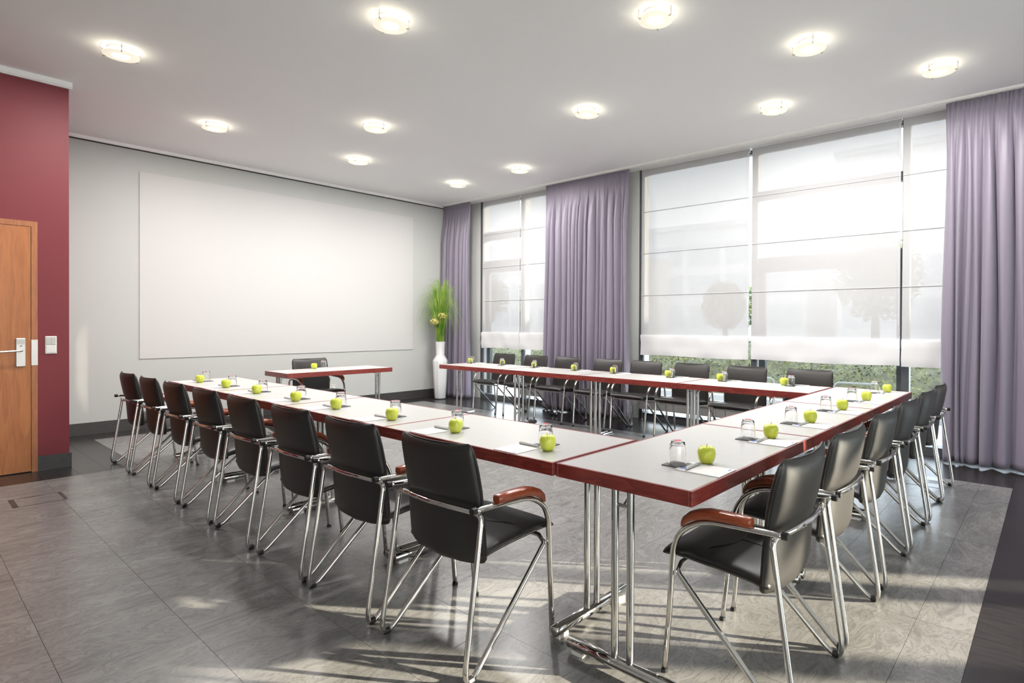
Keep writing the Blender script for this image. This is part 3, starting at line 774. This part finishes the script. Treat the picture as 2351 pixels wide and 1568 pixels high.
AYF = [6.377, 5.715, 5.127, 4.46, 3.877, 3.155, 2.561, 1.925]
for k in range(8):
    setting(5.409, GYF[k]-.05, PI/2, '%s from the screen wall, row backing the windows' % ORD[k], 'of the row along the windows', .108, AYF[k]-GYF[k]+.05, .155, .05, rj.uniform(0, 6), .12)
AXR = [5.279, 4.602, 3.983, 3.348, 2.76, 2.088]
for k, x in enumerate(AXR):
    setting(x-.105, .915, 0, '%s from the windows, cross row' % ORD[k], 'of the cross row', .149, .105, .223, .005, rj.uniform(0, 6), .15)
setting(3.397, 6.980, PI, 'on the presenter table before the screen wall', 'of the presenter', .100, .095, .075, -.035, 1.0, .13)

# ------------------------------------------------------------------ vase with grasses
VX, VY = 6.099, 8.137
vs_ = empty('floor_vase', (VX, VY, 0)); tag(vs_, 'tall white faceted floor vase in the corner before the lilac curtain', 'vase')
vp = [(.093,.014),(.096,.02),(.112,.30),(.124,.56),(.128,.648),(.124,.668),(.078,.738),(.072,.760),(.076,.88),(.084,.985),(.078,.985),(.070,.88),(.066,.77),(.001,.76)]
link('body', MB().lathe(vp, 10), m_vase, vs_, True, 30)
link('base_plate', MB().lathe([(.085,0),(.09,.003),(.09,.014),(.001,.014)], 10), m_glass, vs_)
gr = empty('grass_arrangement', (VX, VY, .98)); tag(gr, 'tall bunch of green ornamental grass with two yellow flower heads in the white vase', 'plant')
rg = random.Random(12); gm = MB()
ux, uy = math.cos(yaw), -math.sin(yaw)          # across the room corner
for i in range(760):
    wisp = i % 5 < 2
    a = rg.uniform(0, 2*PI); r0 = .055*math.sqrt(rg.random())
    x0, y0 = r0*math.cos(a), r0*math.sin(a)
    sgn = rg.choice((-1, 1)); n = 9; pts = []
    if wisp:
        out = sgn*rg.uniform(.14, .46); dep = rg.gauss(0, .10)+max(0, out)*.9; peak = rg.uniform(.55, 1.12); fall = rg.uniform(.10, .75)*min(1, peak); w = rg.uniform(.0010, .0016)
    else:
        out = sgn*abs(rg.gauss(.17, .10)); dep = rg.gauss(0, .06)+max(0, out)*.7; peak = rg.uniform(.55, 1.20); fall = rg.uniform(0, .10); w = rg.uniform(.0018, .0034)
    for k in range(n+1):
        t_ = k/n
        z = peak*math.sin(min(t_/.68, 1)*PI/2) - fall*max(0, (t_-.60)/.40)**1.7
        o_ = abs(out)*(t_**1.35)*(1 if out > 0 else -1)
        px_ = x0 + ux*o_ - math.sin(yaw)*dep*t_; py_ = y0 + uy*o_ - math.cos(yaw)*dep*t_
        pts.append((min(px_, .20), min(py_, .36), z-.10))
    az = rg.uniform(0, 2*PI); sv = Vector((math.cos(az), math.sin(az), 0))
    vsx = []; fsx = []
    for k, p in enumerate(pts):
        ww = w*(1-(k/n)**2*.8); vsx += [Vector(p)-sv*ww, Vector(p)+sv*ww]
    for k in range(n): fsx.append((2*k, 2*k+1, 2*k+3, 2*k+2))
    gm.add(vsx, fsx)
g_ = link('grass_blades', gm, m_grass, gr); g_['kind'] = 'stuff'
def flower(dx, dz, dd, R):
    p = Vector((math.cos(yaw)*dx - math.sin(yaw)*dd, -math.sin(yaw)*dx - math.cos(yaw)*dd, dz))
    fm = MB(); rf = random.Random(int(dx*1000)+5)
    for i in range(90):
        v = Vector((rf.gauss(0,1), rf.gauss(0,1), rf.gauss(0,1))).normalized(); v.z *= .72
        c = p+v*R*.86; q = R*.26
        t1 = v.orthogonal().normalized(); t2 = v.cross(t1).normalized(); an = rf.uniform(0, PI)
        t1, t2 = t1*math.cos(an)+t2*math.sin(an), t2*math.cos(an)-t1*math.sin(an)
        fm.add([c-t1*q, c-t2*q*.7+v*q*.3, c+t1*q, c+t2*q*.7+v*q*.3, c+v*q*.7], [(0,1,4),(1,2,4),(2,3,4),(3,0,4)])
    link('flower_head', fm, m_flower, gr)
    link('flower_stem', MB().tube(smooth_path([(p.x*.2, p.y*.2, -.05), (p.x*.5, p.y*.5, dz*.6), (p.x, p.y, p.z)], 4), .003, 6), m_grass, gr, True)
flower(-.075, .345, .10, .078); flower(.065, .445, .10, .082)

# ------------------------------------------------------------------ outdoors
struct('ground', MB().box(6.86, 80, -60, 75, -.3, -.12), m_pave)
rh = random.Random(5)
hb = MB(); ny, nx = 120, 12; pts = []
HY0, HY1 = -10.506, 27.316
def hz(i, j):
    u = i/nx; y = HY0+(HY1-HY0)*j/ny
    prof = [-.12,.05,.22,.36,.48,.58,.66,.74,.80,.85,.88,.86,.0][i]
    return (9.95+u*3.0+.12*math.sin(y*2.3+i), y, prof+(.07*math.sin(y*1.7+i*1.3)+.05*math.sin(y*4.1+i*2.1) if 0 < i < nx else 0))
for j in range(ny+1):
    for i in range(nx+1): pts.append(hz(i, j))
fs = [(j*(nx+1)+i, j*(nx+1)+i+1, (j+1)*(nx+1)+i+1, (j+1)*(nx+1)+i) for j in range(ny) for i in range(nx)]
hedge = empty('hedge', (0,0,0)); tag(hedge, 'long low green hedge on a bank outside beneath the raised blinds', 'hedge')
link('inner_growth', MB().add(pts, fs), m_hedge, hedge, True, 0)
lm = MB()
for k in range(42000):
    i = rh.uniform(.3, nx-.6); j = rh.uniform(0, ny-.01)
    a = Vector(hz(int(i), int(j))); b_ = Vector(hz(int(i)+1, int(j)+1)); f1, f2 = i-int(i), j-int(j)
    p = Vector((a.x*(1-f1)+b_.x*f1, a.y*(1-f2)+b_.y*f2, a.z*(1-f1)+b_.z*f1+rh.uniform(-.02, .09)))
    d1 = Vector((rh.gauss(-.2,1), rh.gauss(0,1), rh.gauss(.6,.6))).normalized(); d2 = d1.orthogonal().normalized(); an = rh.uniform(0, 6.28)
    d2 = d2*math.cos(an)+d1.cross(d2)*math.sin(an); q = rh.uniform(.02, .06)
    lm.add([p-d2*q*.3, p+d1*q*.9+d2*q*.0, p+d2*q*.3, p-d1*q*.5], [(0,1,2,3)])
o = link('leaves', lm, m_leaf, hedge); o['kind'] = 'stuff'
struct('kerb_1', MB().box(9.571, 9.852, -10.506, 27.316, -.12, .03), m_kerb)
# tubular bike stands between the window and the hedge
def hoop(y0, y1, label):
    t = empty('bike_stand', (8.022, y0, -.12)); tag(t, label, 'bike stand')
    link('tube_hoop', MB().tube(fillet([(0,0,0), (0,0,.665), (0,y1-y0,.665), (0,y1-y0,0)], .09), .012, 8), m_rad, t, True)
    link('lower_bar', MB().tube([(0,.0,.3), (0,y1-y0,.3)], .009, 8), m_rad, t, True)
hoop(1.702, 2.248, 'steel tube bike stand outside, seen past the cross row end glasses')
hoop(3.047, 3.593, 'steel tube bike stand outside behind the window chairs')
# buildings across the street
def building(name, x0, x1, y0, y1, z1, label, mat, floors, cols, cat='building'):
    b = empty(name, (x0, (y0+y1)/2, 0)); tag(b, label, cat)
    L = (y1-y0)/2
    link('wall', MB().box(0, x1-x0, -L, L, -.2, z1), mat, b)
    link('parapet', MB().box(-.15, x1-x0, -L-.1, L+.1, z1, z1+.35), m_build, b)
    for f in range(floors):
        zz = 1.2+f*(z1-1.6)/floors; hh = (z1-1.6)/floors*.68
        for c in range(cols):
            ya = -L+(2*L)*(c+.08)/cols; yb = -L+(2*L)*(c+.92)/cols
            link('window', MB().box(-.04, .02, ya, yb, zz, zz+hh), m_pane_blue, b)
building('office_building', 39.409, 52.545, 11.977, 50.429, 8.0, 'long grey office building across the street, faint through the blinds', m_build, 3, 14)
building('office_tower', 37.532, 50.668, -23.113, 9.771, 10.9, 'taller grey building across the street behind the widest blind', m_build, 4, 10)
building('annex_building', 28.149, 33.779, 18.386, 22.588, 5.2, 'low sand coloured building seen through the blind by the middle curtain', m_build2, 2, 3)
def tree(x, y, h, label, seed):
    r_ = random.Random(seed); t = empty('tree', (x, y, -.12)); tag(t, label, 'tree')
    link('trunk', MB().tube([(0,0,0), (.05,.03,h*.35), (0,.1,h*.6)], [.16,.12,.06], 8), m_bark, t, True)
    for k in range(7):
        a = k*.9; link('branch', MB().tube([(0,.05,h*(.33+.04*k)), (math.cos(a)*h*.16, math.sin(a)*h*.16, h*(.5+.05*k)), (math.cos(a)*h*.25, math.sin(a)*h*.25, h*(.62+.05*k))], [.05,.03,.012], 6), m_bark, t, True)
    c = MB()
    for k in range(2600):
        v = Vector((r_.gauss(0,1), r_.gauss(0,1), r_.gauss(0,1))).normalized()*(r_.random()**.4)
        p = Vector((v.x*h*.30, v.y*h*.30, h*.66+v.z*h*.33)); q = r_.uniform(.07,.14)
        d1 = Vector((r_.gauss(0,1), r_.gauss(0,1), r_.gauss(0,1))).normalized(); d2 = d1.orthogonal().normalized()
        c.add([p-d2*q*.5, p+d1*q, p+d2*q*.5, p-d1*q], [(0,1,2,3)])
    o = link('leaves', c, m_treeleaf, t); o['kind'] = 'stuff'
tree(28.149, 12.502, 3.6, 'small green tree across the street in the gap between two blinds', 1)
tree(22.519, 4.623, 4.6, 'autumn tree outside beside the mullion at the last blind', 2)
tree(25.334, 25.74, 4.5, 'bushy tree outside behind the narrow window', 3)
building('sun_block', 13.3, 18.8, -13.9, -1.7, 3.5, 'added unseen block outside beyond the last window, shading the lower glass', m_build2, 1, 3)  # added out of view to keep low sun off the glass
